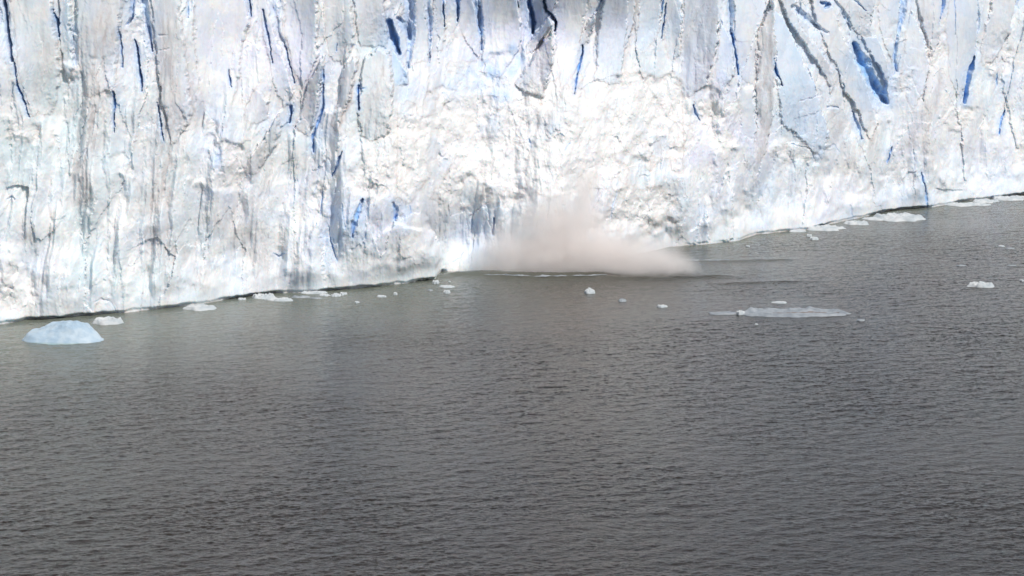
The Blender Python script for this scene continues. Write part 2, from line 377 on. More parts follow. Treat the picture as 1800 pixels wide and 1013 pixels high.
# crevasses, clefts and fractures: (x, y, half width) ..., depth, blueness, asymmetry, is a crevasse part
CRACKS = [
    ([(6, 0, 3), (13, 52, 4), (17, 74, 5), (24, 106, 3)], 5, .6, .3, 1),
    ([(28, 110, 2), (34, 150, 2.2), (42, 176, 3), (50, 206, 1.5)], 3, .9, 0, 1),
    ([(95, 18, 2), (100, 44, 3.2), (103, 66, 1.5)], 4, .8, 0, 1),
    ([(127, 50, 4), (129, 112, 4)], 1.2, .35, .8, 0),
    ([(233, -30, 6), (229, 33, 4), (222, 43, 2)], 4, .6, .5, 1),
    ([(246, -30, 5), (256, 30, 6), (262, 60, 4), (267, 90, 1.5)], 4, .55, .7, 1),
    ([(210, 48, 1.6), (212, 85, 2), (211, 119, 1.2)], 2, .7, 0, 1),
    ([(235, 70, 1.6), (240, 104, 3), (245, 134, 2.6), (248, 160, 1.4)], 4, .9, 0, 1),
    ([(201, 160, 1.5), (203, 182, 2.2), (200, 208, 1.6), (202, 232, 1)], 2.5, .8, 0, 1),
    ([(275, 182, 1), (282, 218, 2), (288, 249, 1.2)], 2.6, .7, 0, 1),
    ([(281, 62, 2.0), (299, 61, 1.4)], .6, 0, 0, 0),
    ([(275, 89, 2.0), (300, 84, 1.4)], .6, 0, 0, 0),
    ([(331, 4, 1.6), (332, 30, 1.6)], 1.6, .5, 0, 0),
    ([(402, 124, 1), (405, 140, 2), (409, 153, 1)], 2.2, .8, 0, 1),
    ([(435, -30, 2.2), (438, 10, 2), (440, 30, 1)], 3, .9, 0, 1),
    ([(462, 18, 2), (472, 64, 2), (481, 112, 1.2)], 1.8, .6, .2, 1),
    ([(480, -40, 14), (483, 10, 11), (488, 40, 7), (492, 60, 5), (503, 86, 2.6)], 5, .28, .9, 1),
    ([(503, 86, 2), (511, 116, 1.6), (520, 146, 1)], 2.4, .7, 0, 1),
    ([(511, 186, 3), (511, 200, 4), (508, 217, 1.5)], 2.4, 1.0, 0, 1),
    ([(569, 122, 2), (568, 186, 3), (549, 242, 3), (551, 268, 2)], 2, .75, .3, 1),
    ([(591, 78, 1.2), (591, 90, 1.4)], 1.8, .7, 0, 0),
    ([(603, 265, 2), (594, 292, 3), (584, 309, 2)], 1.8, .7, 0, 1),
    ([(630, 150, 2.2), (630, 175, 2.6), (631, 193, 1.6)], 2.4, .95, 0, 1),
    ([(630, 155, 1.4), (643, 155, 1.2)], 1.2, .5, 0, 0),
    ([(682, 40, 6), (690, 68, 10), (701, 96, 4)], 6, .9, .5, 1),
    ([(700, 34, 5), (710, 48, 12), (716, 68, 7)], 3, .5, .3, 1),
    ([(713, -40, 9), (720, 30, 9), (720, 70, 8), (717, 100, 4), (715, 122, 1.5)], 4.6, .5, .9, 1),
    ([(751, -40, 8), (753, 20, 6), (756, 60, 3), (755, 112, 1.2)], 4.5, .40, .9, 1),
    ([(779, -40, 3), (779, 20, 3), (780, 48, 1)], 4, .7, .4, 1),
    ([(801, -40, 7), (803, 10, 4.5), (803, 39, 1.2)], 4, .75, .5, 1),
    ([(836, -40, 8), (839, 20, 6), (843, 55, 3.5), (846, 92, 1)], 4.5, .65, .8, 1),
    ([(908, -40, 3), (908, 0, 2.6), (912, 16, 1)], 3.5, .7, 0, 1),
    ([(927, -40, 6), (932, 10, 5), (939, 44, 6), (939, 64, 3)], 6, .95, .6, 1),
    ([(957, 4, 3), (961, 22, 4), (970, 30, 6), (979, 44, 3), (976, 58, 2)], 5, .5, 0, 1),
    ([(1026, 84, 2), (1027, 96, 3.4), (1018, 124, 2.6), (1011, 167, 1.2)], 3.4, .95, .3, 1),
    ([(1064, -20, 3), (1058, 8, 3), (1048, 29, 2)], 3, .35, .4, 0),
    ([(1172, -10, 3), (1163, 20, 2)], 2.4, .6, .3, 0),
    ([(1172, 6, 1.5), (1168, 40, 1.8), (1164, 68, 1)], 2.4, .8, 0, 1),
    ([(1283, -40, 6), (1284, 20, 4), (1286, 60, 1.6)], 4, .45, .7, 1),
    ([(1288, 60, 2.4), (1293, 90, 3.2), (1297, 130, 1.2)], 3.4, 1.0, .3, 1),
    ([(1262, 20, 1.4), (1271, 45, 1)], 1.6, .3, 0, 0),
    ([(1357, 102, 1.6), (1362, 120, 3), (1366, 132, 1.6), (1376, 150, 1)], 3, .95, 0, 1),
    ([(1220, 186, 1.4), (1224, 200, 2.6), (1231, 213, 1)], 1.8, .65, 0, 1),
    ([(1398, 14, 7), (1424, 38, 7), (1452, 58, 3)], 2.6, .40, .5, 1),
    ([(1390, 40, 3), (1406, 80, 7), (1428, 116, 8), (1448, 130, 4)], .7, .26, .7, 0),
    ([(1442, 88, 3), (1460, 110, 5), (1480, 132, 2)], .9, .26, .6, 0),
    ([(1444, 5, 2.6), (1456, 8, 4), (1449, 15, 2)], 4, .8, 0, 1),
    ([(1466, 0, 2), (1480, 18, 4), (1490, 34, 5), (1495, 54, 2)], 1.8, .40, .6, 1),
    ([(1493, -8, 2), (1508, 8, 2), (1520, 18, 1)], 2.4, .3, 0, 0),
    ([(1503, 78, 4), (1514, 104, 9), (1530, 134, 9), (1546, 160, 9), (1558, 180, 4)], 8, 1.0, .75, 1),
    ([(1588, -10, 6), (1585, 20, 6), (1578, 64, 3), (1571, 100, 4), (1576, 124, 2)], 3.6, .6, .7, 1),
    ([(1660, -20, 4), (1655, 16, 4), (1650, 38, 1.6)], 3.4, .65, .5, 1),
    ([(1676, -10, 1), (1678, 62, 1)], 1.2, .5, 0, 0),
    ([(1719, 0, 2.5), (1720, 50, 4.5), (1713, 82, 2)], 3, .3, .8, 0),
    ([(1713, 102, 4), (1708, 120, 5), (1702, 140, 4.6), (1696, 180, 3.6)], 6, .95, .3, 1),
    ([(1755, 130, 1.6), (1755, 158, 1.6)], 1.4, .55, 0, 0),
    ([(1769, 198, 2), (1763, 215, 2.2), (1757, 237, 1.4)], 2.2, .8, 0, 1),
    ([(1797, -10, 3), (1788, 12, 3), (1777, 36, 2)], 3, .3, .4, 0),
    ([(1421, 122, 1.2), (1435, 161, 1.4), (1445, 202, 1)], 1.6, .4, 0, 0),
    ([(1404, 178, .9), (1430, 170, 1.2), (1440, 166, .8)], 1.0, .2, 0, 0),
    ([(1454, 187, 2), (1466, 187, 4), (1474, 190, 2)], 1.8, .25, 0, 0),
    ([(1499, 196, 2), (1506, 218, 4), (1512, 244, 2)], 1.6, .55, .5, 1),
    ([(1567, 260, 1.4), (1565, 270, 2.2), (1561, 286, 1.4)], 2, .7, 0, 1),
    ([(1619, 303, 1.6), (1622, 318, 2), (1627, 340, 3), (1630, 364, 3)], 2, .8, .3, 1),
    ([(1604, 262, .9), (1607, 304, .9)], 1, .2, 0, 0),
    ([(1494, 362, 2), (1496, 374, 4), (1498, 390, 4)], 2.4, .25, .5, 0),
    ([(567, 338, 1), (563, 378, 1.4)], 1.8, .5, 0, 0),
    ([(577, 398, 1.2), (584, 430, 1.8), (593, 458, 1)], 1.6, .6, .2, 0),
    ([(480, 446, 1.4), (489, 451, 3), (501, 446, 1.4)], 1.6, .35, 0, 0),
    ([(640, 346, 1.5), (634, 362, 4), (626, 390, 5), (621, 412, 2.4)], 2.6, .9, .4, 1),
    ([(694, 352, 3), (698, 362, 6), (696, 380, 2.6)], 2.2, .8, .4, 1),
    ([(722, 356, 1.5), (724, 368, 1.5)], 1.4, .6, 0, 0),
    ([(868, 384, 2), (868, 414, 1.8)], 1.8, .8, 0, 1),
    ([(815, 446, .8), (808, 456, 1.4), (797, 462, .8)], 1.2, .3, 0, 0),
    ([(10, 352, 1.5), (18, 347, 2.6), (26, 352, 1)], 1.2, .2, 0, 0),
    ([(140, 280, 2), (152, 262, 4), (156, 280, 1.5)], .9, .1, 0, 0),
    ([(265, 147, 1.2), (274, 144, 2.6), (278, 150, 1)], 1, .1, 0, 0),
    ([(167, 530, 1.4), (178, 525, 2), (192, 530, 2), (201, 543, 1.8), (203, 552, 1.6)], 1.8, .15, 0, 0),
    ([(604, 355, 1.6), (610, 400, 1.6)], 1, .45, .2, 0),
    ([(560, 290, 1), (556, 330, 1.4), (550, 350, .8)], 1, .35, 0, 0),
    ([(1000, 250, 1.4), (992, 262, 1.2)], 1.2, .2, 0, 0),
    ([(930, 245, 1.6), (934, 258, 1.2)], 1.2, .35, 0, 0),
    ([(1393, 255, 1), (1425, 262, 1.4), (1432, 280, .8)], 1, .25, 0, 0),
    ([(1452, 262, 2), (1468, 256, 3), (1476, 268, 1.4)], 1, .25, 0, 0),
    ([(1050, 330, 1), (1044, 350, 1.4), (1038, 372, .8)], 1, .25, .3, 0),
    ([(1085, 330, 1), (1076, 360, 1.6), (1072, 384, .8)], 1, .25, .3, 0),
]
cn = fbm(PX / 8, PY / 15, 611, 3).ravel(); cf = facet(wx / 7.5, wy / 14, 612).ravel()
for k, (pts, dep, bl, asym, part) in enumerate(CRACKS):
    idx, d, side = stroke(pts, crisp=True)
    open_ = asym >= .7 and max(p[2] for p in pts) > 4.5
    if open_:
        dep *= .75
    wv = (1.35 if open_ else 1.0 if max(p[2] for p in pts) > 4.5 else .85) * np.clip(.95 + (.35 if max(p[2] for p in pts) > 4.5 else .8) * perlin(wx.ravel()[idx] / 30 + k, wy.ravel()[idx] / 16, 700 + k), .55, 1.4)
    d = d / wv; side = side / wv
    walls = sm(1.12, 0.62, d)
    ramp = 1 - asym * np.clip((side + 1) / 2, 0, 1) ** 1.1
    Df[idx] -= (1 if part else .4) * (.62 if dep < 4.4 else .8) * dep * (.35 * walls + .65 * sm(1.15, .0, d)) * ramp
    tint = sm(1.55, 0.85, d)
    blf[idx] = np.maximum(blf[idx], tint * bl * (.45 + .55 * ramp * sm(1.2, .2, d)) * np.clip(.9 + .55 * cn[idx], .35, 1.15))  # bluer core and paler right wall paint the crevasse's shading
    Df[idx] += sm(1.1, .5, d) * min(dep, 5) * .16 * cf[idx]
    blf[idx] = np.maximum(blf[idx], .30 * bl * sm(5.5, 1.0, d))
    stf[idx] *= 1 - 0.9 * tint
    snf[idx] *= 1 - 0.9 * tint
    if part:
        cif[idx[d < 1.0]] = k

# hollows that are open but shallow, pale ice blue: fresh breaks
for x, y, sx, sy, a in [(850, 130, 44, 32, .42), (800, 145, 26, 26, .38), (905, 110, 22, 36, .46), (880, 165, 28, 18, .42), (1140, 50, 26, 60, .18), (1300, 110, 24, 60, .18),
                        (1400, 200, 60, 110, .12), (715, 175, 16, 30, .2), (863, 220, 18, 18, .25), (975, 215, 20, 16, .12), (1440, 270, 26, 18, .25), (590, 400, 28, 70, .28), (700, 365, 26, 24, .22),
                        (840, 400, 36, 40, .22), (640, 390, 16, 40, .25), (1340, 330, 30, 60, .14), (1240, 370, 30, 60, .10), (1630, 350, 22, 26, .25), (1575, 340, 40, 40, .16), (1545, 200, 20, 20, .15), (1500, 60, 22, 26, .16),
                        (1570, 80, 14, 40, .2), (380, 230, 26, 70, .12), (205, 150, 16, 60, .16), (385, 275, 16, 30, .3), (250, 30, 24, 40, .2), (40, 160, 18, 60, .14), (565, 235, 16, 30, .25),
                        (585, 300, 26, 16, .2), (1760, 140, 16, 40, .18), (1760, 320, 60, 30, .14), (1730, 20, 14, 60, .1), (1265, 70, 14, 60, .14), (500, 215, 16, 12, .2), (760, 155, 12, 22, .1), (700, 130, 12, 22, .2), (1690, 60, 26, 70, .1)]:
    b_ = bump(x, y, sx, sy, a) * (0.75 + 0.8 * np.clip(fbm(PX / 18, PY / 24, 301, 3), -.6, .9))
    blf[:] = np.maximum(blf, b_.ravel())

# debris stained bands along the flow lines, plus shade painted on ridge sides: polyline, strength
STAINS_AND_SHADE = [
    ([(190, -20, 22), (186, 70, 22), (166, 160, 20), (156, 250, 22), (138, 345, 24)], .62),
    ([(200, 55, 16), (188, 80, 18), (170, 75, 10)], .50),
    ([(292, 0, 20), (298, 60, 20), (302, 180, 26), (288, 270, 34), (275, 350, 36)], .62),
    ([(314, 20, 4), (326, 90, 5), (338, 148, 6), (344, 220, 9)], .50),
    ([(345, 150, 6), (354, 225, 7)], .4), ([(240, 170, 8), (236, 260, 8), (246, 350, 10)], .35),
    ([(262, 350, 26), (290, 430, 30), (300, 480, 24)], .48),
    ([(400, 390, 30), (450, 430, 32), (470, 490, 26)], .50),
    ([(330, 430, 26), (350, 490, 30)], .35),
    ([(100, 40, 26), (80, 110, 20), (60, 180, 16)], .28),
    ([(20, 40, 12), (60, 70, 20)], .30),
    ([(627, 105, 7), (617, 167, 9), (595, 225, 9)], .75),
    ([(675, 120, 6), (665, 167, 7), (650, 212, 6)], .5),  # painted shade down the right of the tall slab
    ([(700, 130, 8), (690, 180, 10), (660, 240, 14)], .25),
    ([(650, 300, 28), (700, 270, 28)], .30),
    ([(770, 130, 10), (748, 180, 14)], .40),
    ([(480, 300, 8), (470, 330, 12), (420, 380, 16)], .35),
    ([(560, 280, 10), (540, 330, 10)], .35),
    ([(745, 400, 20), (770, 440, 8), (772, 480, 5)], .35),  # shaded side of the cape corner, painted grey
    ([(700, 440, 16), (690, 490, 16)], .25),
    ([(1330, 90, 10), (1340, 200, 12), (1336, 320, 10)], .45),  # shade side of the ridge, painted
    ([(1112, 40, 6), (1105, 110, 7)], .5),  # painted shade along the ridge edge
    ([(1370, 0, 8), (1402, 44, 9), (1448, 96, 8), (1466, 140, 6)], .5),
    ([(1460, 190, 12), (1478, 250, 14), (1500, 320, 14)], .50),
    ([(1524, 180, 6), (1534, 230, 8), (1530, 330, 10)], .45),
    ([(1620, 0, 7), (1633, 100, 7), (1622, 188, 10), (1600, 250, 10)], .52),
    ([(1655, 130, 8), (1640, 175, 10), (1622, 230, 12), (1630, 290, 10)], .5),
    ([(1270, 280, 10), (1262, 350, 14), (1240, 420, 10)], .30),
    ([(1300, 330, 14), (1310, 400, 12)], .35), ([(1420, 330, 30), (1470, 350, 26)], .32), ([(1380, 370, 24), (1400, 400, 14)], .3),
    ([(1540, 300, 10), (1545, 370, 8)], .4), ([(1610, 310, 7), (1606, 365, 7)], .45), ([(1650, 300, 10), (1652, 350, 8)], .35),
    ([(1235, 20, 16), (1232, 130, 16)], .3), ([(1735, 60, 8), (1724, 110, 6)], .4), ([(1720, 190, 16), (1700, 260, 16)], .3),  # first stroke includes painted shade of the grey slab
    ([(1180, 330, 14), (1150, 390, 20)], .28), ([(1060, 260, 20), (1080, 300, 14)], .2), ([(955, 120, 14), (945, 150, 14)], .3), ([(958, 205, 18), (958, 240, 14)], .4), ([(985, 70, 20), (985, 160, 18)], .12),  # the stroke on the pinnacle is painted shade
    ([(60, 330, 20), (50, 420, 30)], .18), ([(20, 470, 14), (40, 500, 10)], .3), ([(15, 500, 8), (4, 520, 8)], .3),
]
strk = fbm(lx / 7, wy / 46, 402, 4, .6)
for pts, a in STAINS_AND_SHADE:
    m = max(p[2] for p in pts) * 2.2
    idx, d, _ = stroke(pts, m)
    b = np.exp(-d ** 2 * 0.9) * .85 * a * np.clip(1.0 + 0.75 * strk.ravel()[idx], .15, 1.6)
    stf[idx] = np.maximum(stf[idx], b * (1 - 0.75 * np.clip(snf[idx], 0, 1)) * (1 - np.clip(blf[idx] * 1.5, 0, 1)))

# patches of broken white ice caught on ledges
led = sm(.30, .75, fbm(PX / 34, PY / 26, 501, 4, .6))
snf[:] = np.maximum(snf, 0.6 * led.ravel() * (1 - np.clip(blf * 2, 0, 1)) * (1 - np.clip(stf * 1.1, 0, 1)))

# little ice cave and undercut at the waterline
under = sm(0.75, 0.15, Z + 0.22 * fbm(X / 3.0, Z * 0, 601, 3)) * (0.25 + 0.9 * sm(-.25, .3, fbm(X / 17.0 + 2, Z * 0, 602, 2)))
under *= 1 - sm(770, 790, PX) * (1 - sm(1290, 1330, PX))
hold = .4 + .6 * sm(.3, 7.0, Z)
D = big * sm(0, 5, Z) + (Df.reshape(PX.shape) - big) * hold - 1.9 * under
Y = Y0 - D
# top of the wall: broken crest outside the picture
crest = sm(54, ZTOP, Z)
Zs = Z + crest * 5.0 * (f1 * .5 + perlin(X / 7, X * 0, 77))

# colour attributes
tintn = np.clip(0.4 + 0.45 * fbm(PX / 120, PY / 150, 801, 3) + bump(440, 100, 100, 120, .6) + bump(860, 60, 150, 90, .6) +
                bump(1230, 250, 140, 120, .3) + bump(120, 300, 120, 260, -.4), 0, 1)
attr = np.zeros((NZ, NX, 4), np.float32)
attr[..., 0] = np.clip(stf.reshape(PX.shape), 0, 1)
attr[..., 1] = np.clip(blf.reshape(PX.shape), 0, 1)
attr[..., 2] = np.clip(snf.reshape(PX.shape), 0, 1)
attr[..., 3] = tintn

# back rows: the glacier surface going away behind the crest
NB = 26
rows_x = [X]; rows_y = [Y]; rows_z = [Zs]; rows_a = [attr]
for i in range(1, NB + 1):
    d = 1.5 * i + 0.22 * i * i
    xx = xs; yy = Y[-1] + d
    zz = Zs[-1] * 0 + ZTOP + 2 + 0.05 * d + 3.2 * ridged(xx / 14, yy / 9, 91, 3, .5)
    if i <= 3:
        zz = Zs[-1] + (zz - Zs[-1]) * i / 3.0
    rows_x.append(xx[None]); rows_y.append(yy[None]); rows_z.append(zz[None]); rows_a.append(attr[-1:] * np.array([1, .2, 1, 1], np.float32))
VX = np.concatenate(rows_x); VY = np.concatenate(rows_y); VZ = np.concatenate(rows_z); VA = np.concatenate(rows_a)
NR = VX.shape[0]
P = np.stack([VX, VY, VZ], -1).astype(np.float32)

# vertex normals of the whole sheet, so the parts meet without a seam
dxv = np.gradient(P, axis=1); dzv = np.gradient(P, axis=0)
NRM = np.cross(dxv, dzv)
NRM /= np.linalg.norm(NRM, axis=-1, keepdims=True) + 1e-9


def make_mesh(name, verts, faces, smooth=True):
    me = bpy.data.meshes.new(name)
    nv, nf = len(verts), len(faces)
    fl = faces.shape[1]
    me.vertices.add(nv); me.vertices.foreach_set('co', np.ascontiguousarray(verts, np.float32).ravel())
    me.loops.add(nf * fl); me.loops.foreach_set('vertex_index', np.ascontiguousarray(faces, np.int32).ravel())
    me.polygons.add(nf)
    me.polygons.foreach_set('loop_start', np.arange(0, nf * fl, fl, dtype=np.int32))
    me.polygons.foreach_set('loop_total', np.full(nf, fl, np.int32))
    me.polygons.foreach_set('use_smooth', np.full(nf, smooth, bool))
    me.update(calc_edges=True)
    return me


def link(name, me, mat=None, parent=None):
    o = bpy.data.objects.new(name, me)
    COL.objects.link(o)
    if mat:
        me.materials.append(mat)
    if parent:
        o.parent = parent
    return o


def tag(o, label=None, cat=None, group=None, kind=None):
    if label: o['label'] = label
    if cat: o['category'] = cat
    if group: o['group'] = group
    if kind: o['kind'] = kind


# ------------------------------------------------------------------ materials
class Nodes:
    def __init__(self, name):
        self.m = bpy.data.materials.new(name)
        self.m.use_nodes = True
        self.t = self.m.node_tree
        self.t.nodes.clear()
        self.out = self.t.nodes.new('ShaderNodeOutputMaterial')

    def n(self, typ, **kw):
        nd = self.t.nodes.new(typ)
        for k, v in kw.items():
            if k.startswith('_'):
                setattr(nd, k[1:], v)
        for k, v in kw.items():
            if not k.startswith('_'):
                self.put(nd.inputs[int(k[1:])] if k[0] == 'i' and k[1:].isdigit() else nd.inputs[k.replace('__', ' ')], v)
        return nd

    def put(self, sock, v):
        if isinstance(v, bpy.types.NodeSocket):
            self.t.links.new(v, sock)
        else:
            sock.default_value = v

    def math(self, op, a, b=0.0, c=0.0, clamp=False):
        nd = self.n('ShaderNodeMath', _operation=op, _use_clamp=clamp)
        self.put(nd.inputs[0], a); self.put(nd.inputs[1], b)
        if op in ('MULTIPLY_ADD', 'SMOOTH_MIN'):
            self.put(nd.inputs[2], c)
        return nd.outputs[0]

    def vmath(self, op, a, b=(0, 0, 0)):
        nd = self.n('ShaderNodeVectorMath', _operation=op)
        self.put(nd.inputs[0], a); self.put(nd.inputs[1], b)
        return nd.outputs['Value'] if op in ('LENGTH', 'DOT_PRODUCT', 'DISTANCE') else nd.outputs[0]

    def mix(self, f, a, b):
        nd = self.n('ShaderNodeMix', _data_type='RGBA')
        self.put(nd.inputs['Factor'], f)
        self.put(nd.inputs[6], a); self.put(nd.inputs[7], b)
        return nd.outputs[2]

    def ramp(self, v, lo, hi, a=0.0, b=1.0):
        nd = self.n('ShaderNodeMapRange', _interpolation_type='SMOOTHSTEP')
        for i, x in enumerate((v, lo, hi, a, b)):
            self.put(nd.inputs[i], x)
        return nd.outputs[0]

    def noise(self, vec, scale, detail=4.0, rough=0.55):
        nd = self.n('ShaderNodeTexNoise')
        self.put(nd.inputs['Vector'], vec)
        nd.inputs['Scale'].default_value = scale
        nd.inputs['Detail'].default_value = detail
        nd.inputs['Roughness'].default_value = rough
        return nd.outputs[0]


def rgb(r, g, b):
    return (r, g, b, 1.0)


def glacier_material():
    N = Nodes('glacier_ice')
    at = N.n('ShaderNodeAttribute', _attribute_name='ice')
    sp = N.n('ShaderNodeSeparateColor'); N.put(sp.inputs[0], at.outputs['Color'])
    tc = N.n('ShaderNodeTexCoord').outputs['Object']
    str_ = N.vmath('MULTIPLY', tc, (1.0, 0.5, 0.16))
    iso = N.vmath('MULTIPLY', tc, (1.0, 0.6, 1.0))
    n1 = N.noise(str_, 1.2, 6, .65)
    n2 = N.noise(iso, 2.6, 5, .65)
    n3 = N.noise(iso, 0.23, 4, .6)
    base = N.mix(at.outputs['Alpha'], rgb(.65, .735, .775), rgb(.69, .71, .82))
    base = N.mix(N.ramp(n3, .40, .66), base, rgb(.77, .79, .80))
    # fine grit following the flow lines
    grit = N.math('MULTIPLY', N.ramp(n1, .47, .74), .30)
    base = N.mix(grit, base, rgb(.60, .58, .58))
    st = N.math('MULTIPLY', sp.outputs[0], N.ramp(n1, .22, .66, .55, 1.15))
    st = N.math('MULTIPLY', st, 1.0, clamp=True)
    base = N.mix(st, base, rgb(.53, .505, .51))
    base = N.mix(N.math('MULTIPLY', sp.outputs[2], N.ramp(n2, .30, .60, .55, 1.0)), base, rgb(.765, .76, .755))
    base = N.mix(sp.outputs[1], base, rgb(.22, .47, .85))
    bp = N.n('ShaderNodeBump'); bp.inputs['Strength'].default_value = .35; bp.inputs['Distance'].default_value = .08
    hgt = N.math('ADD', N.math('MULTIPLY', n2, .8), n1)
    N.put(bp.inputs['Height'], hgt)
    b = N.n('ShaderNodeBsdfPrincipled')
    N.put(b.inputs['Base Color'], base); N.put(b.inputs['Normal'], bp.outputs[0])
    b.inputs['Roughness'].default_value = .55
    b.inputs['IOR'].default_value = 1.31
    N.put(b.inputs['Subsurface Weight'], N.math('MULTIPLY_ADD', sp.outputs[1], -.5, .7, clamp=True))
    b.inputs['Subsurface Radius'].default_value = (.5, .8, 1.0)
    b.inputs['Subsurface Scale'].default_value = 1.25
    N.t.links.new(b.outputs[0], N.out.inputs[0])
    return N.m


def floe_material(name, c1, c2, rough=.45):
    N = Nodes(name)
    tc = N.n('ShaderNodeTexCoord').outputs['Object']
    n1 = N.noise(tc, .55, 5, .6)
    n2 = N.noise(tc, 3.0, 4, .6)
    base = N.mix(N.ramp(n1, .36, .64), rgb(*c1), rgb(*c2))
    bp = N.n('ShaderNodeBump'); bp.inputs['Strength'].default_value = .5; bp.inputs['Distance'].default_value = .12
    N.put(bp.inputs['Height'], n2)
    b = N.n('ShaderNodeBsdfPrincipled')
    N.put(b.inputs['Base Color'], base); N.put(b.inputs['Normal'], bp.outputs[0])
    b.inputs['Roughness'].default_value = rough; b.inputs['IOR'].default_value = 1.31
    N.t.links.new(b.outputs[0], N.out.inputs[0])
    return N.m


M_ICE = glacier_material()
M_WHITE = floe_material('white_floe_ice', (.58, .60, .61), (.44, .49, .52), .6)
M_BLUE = floe_material('blue_berg_ice', (.36, .48, .59), (.47, .57, .65), .4)
M_GREY = floe_material('grey_floe_ice', (.24, .27, .30), (.35, .38, .41), .4)
M_DARK = floe_material('dark_wet_ice', (.06, .06, .06), (.12, .11, .11), .3)
M_TEAL = floe_material('waterline_ice', (.30, .42, .46), (.40, .50, .52), .3)

# ------------------------------------------------------------------ split the front into parts
gl = bpy.data.objects.new('glacier', None)
COL.objects.link(gl)
gx, gy = float(np.interp(0, WX, WX)), float(np.interp(0, WX, WY))
gl.location = (gx, gy, 0)
tag(gl, 'towering broken white and pale blue glacier front rising from the grey lake', 'glacier')
ORG = np.array([gx, gy, 0], np.float32)

vi = np.arange(NR * NX).reshape(NR, NX)
quads = np.stack([vi[:-1, :-1], vi[:-1, 1:], vi[1:, 1:], vi[1:, :-1]], -1)      # rows-1, cols-1, 4
fid = np.zeros(quads.shape[:2], int)
fc = crev_id.reshape(PX.shape)[:-1, :-1]; fs = ser_id.reshape(PX.shape)[:-1, :-1]
part = np.zeros((NZ - 1, NX - 1), int)
part[fs >= 0] = 1000 + fs[fs >= 0]
central = (rub.reshape(PX.shape)[:-1, :-1] > .5) & (np.abs(PX[:-1, :-1] - 950) < 250) & (PY[:-1, :-1] < 420)
part[central & (part == 0)] = 500
cave = (((PX - 186) / 19) ** 2 + ((PY - 545) / 20) ** 2 < 1)[:-1, :-1]
part[cave] = 501
part[fc >= 0] = 2000 + fc[fc >= 0]
fid[:NZ - 1] = part
PV = P.reshape(-1, 3) - ORG
AV = VA.reshape(-1, 4)
NV = NRM.reshape(-1, 3)


def sub_part(name, mask, label=None):
    q = quads[mask]
    if len(q) < 12:
        return None
    u, inv = np.unique(q.ravel(), return_inverse=True)
    me = make_mesh(name, PV[u], inv.reshape(-1, 4))
    at = me.color_attributes.new('ice', 'FLOAT_COLOR', 'POINT')
    at.data.foreach_set('color', AV[u].astype(np.float32).ravel())
    me.normals_split_custom_set_from_vertices(NV[u].tolist())
    o = link(name, me, M_ICE, gl)
    if label:
        o['label'] = label
    return o


sub_part('ice_face', fid == 0)
sub_part('rubble_slope', fid == 500, 'snow-white crumbled slope of shattered ice above the spray')
sub_part('ice_cave', fid == 501, 'small arched hollow at the waterline')
for k, s in enumerate(SLABS):
    if s[6]:
        sub_part('serac', fid == 1000 + k)
for k, c in enumerate(CRACKS):
    if c[4]:
        sub_part('crevasse', fid == 2000 + k)

# ------------------------------------------------------------------ lake water
def ocean(L, n, seed, wind, lo, hi, power, spread):
    rng = np.random.default_rng(seed)
    k1 = np.fft.fftfreq(n, L / n) * 2 * math.pi
    kx, ky = np.meshgrid(k1, k1)
    k = np.hypot(kx, ky); k[0, 0] = 1e-6
    cosw = (kx * math.cos(wind) + ky * math.sin(wind)) / k
    A = k ** (-power) * np.abs(cosw) ** spread
    lam = 2 * math.pi / k
    A *= np.exp(-(lam / hi) ** 2) * np.exp(-(lo / lam) ** 2)
    h = np.fft.ifft2(A * (rng.normal(size=(n, n)) + 1j * rng.normal(size=(n, n)))).real
    sl = np.gradient(h, L / n, axis=0)
    return h / sl.std()                   # unit rms slope along y


def sample(h, L, x, y):
    n = h.shape[0]
    u = (x / L * n) % n; v = (y / L * n) % n
    i = np.floor(u).astype(int); j = np.floor(v).astype(int)
    fu = u - i; fv = v - j
    i1 = (i + 1) % n; j1 = (j + 1) % n; i %= n; j %= n
    return (h[j, i] * (1 - fu) + h[j, i1] * fu) * (1 - fv) + (h[j1, i] * (1 - fu) + h[j1, i1] * fu) * fv


wxs = axis(-105.0, 155.0, 0.2, -6000.0, 6000.0, 1.22)
wys = axis(190.0, 600.0, 0.215, 2.0, 9000.0, 1.22)
GX, GY = np.meshgrid(wxs, wys)
hA = ocean(113.0, 1024, 3, R(84), 0.3, 1.2, 1.8, .7)
hB = ocean(71.0, 512, 4, R(102), 0.6, 4.5, 2.4, 1.0)
hz = 0.115 * sample(hA, 113.0, GX, GY) + 0.05 * sample(hB, 71.0, GX * .97 + GY * .22, GY * .97 - GX * .22)
gust = 0.85 + 0.3 * fbm(GX / 33, GY / 55, 901, 3) + .3 * fbm(GX / 110 + GY / 300, GY / 34, 902, 2)
fade = sm(-140, -105, GX) * sm(190, 155, GX) * sm(165, 190, GY) * sm(640, 600, GY)
hz = hz * np.clip(gust, .4, 1.4) * fade
hz += 0.35 * np.clip(hz, 0, 1) ** 2 / 0.15 * .3


def swell(pts, w, a):
    """a raised crest running through the photo points"""
    gxs, gys = ground([p[0] for p in pts], [p[1] for p in pts])
    yc = np.interp(GX[0], gxs, gys)
    xf = sm(gxs[0] - 3, gxs[0] + 4, GX[0]) * sm(gxs[-1] + 3, gxs[-1] - 4, GX[0])
    d = (GY - yc[None, :]) / w
    return a * xf[None, :] * np.exp(-d * d)


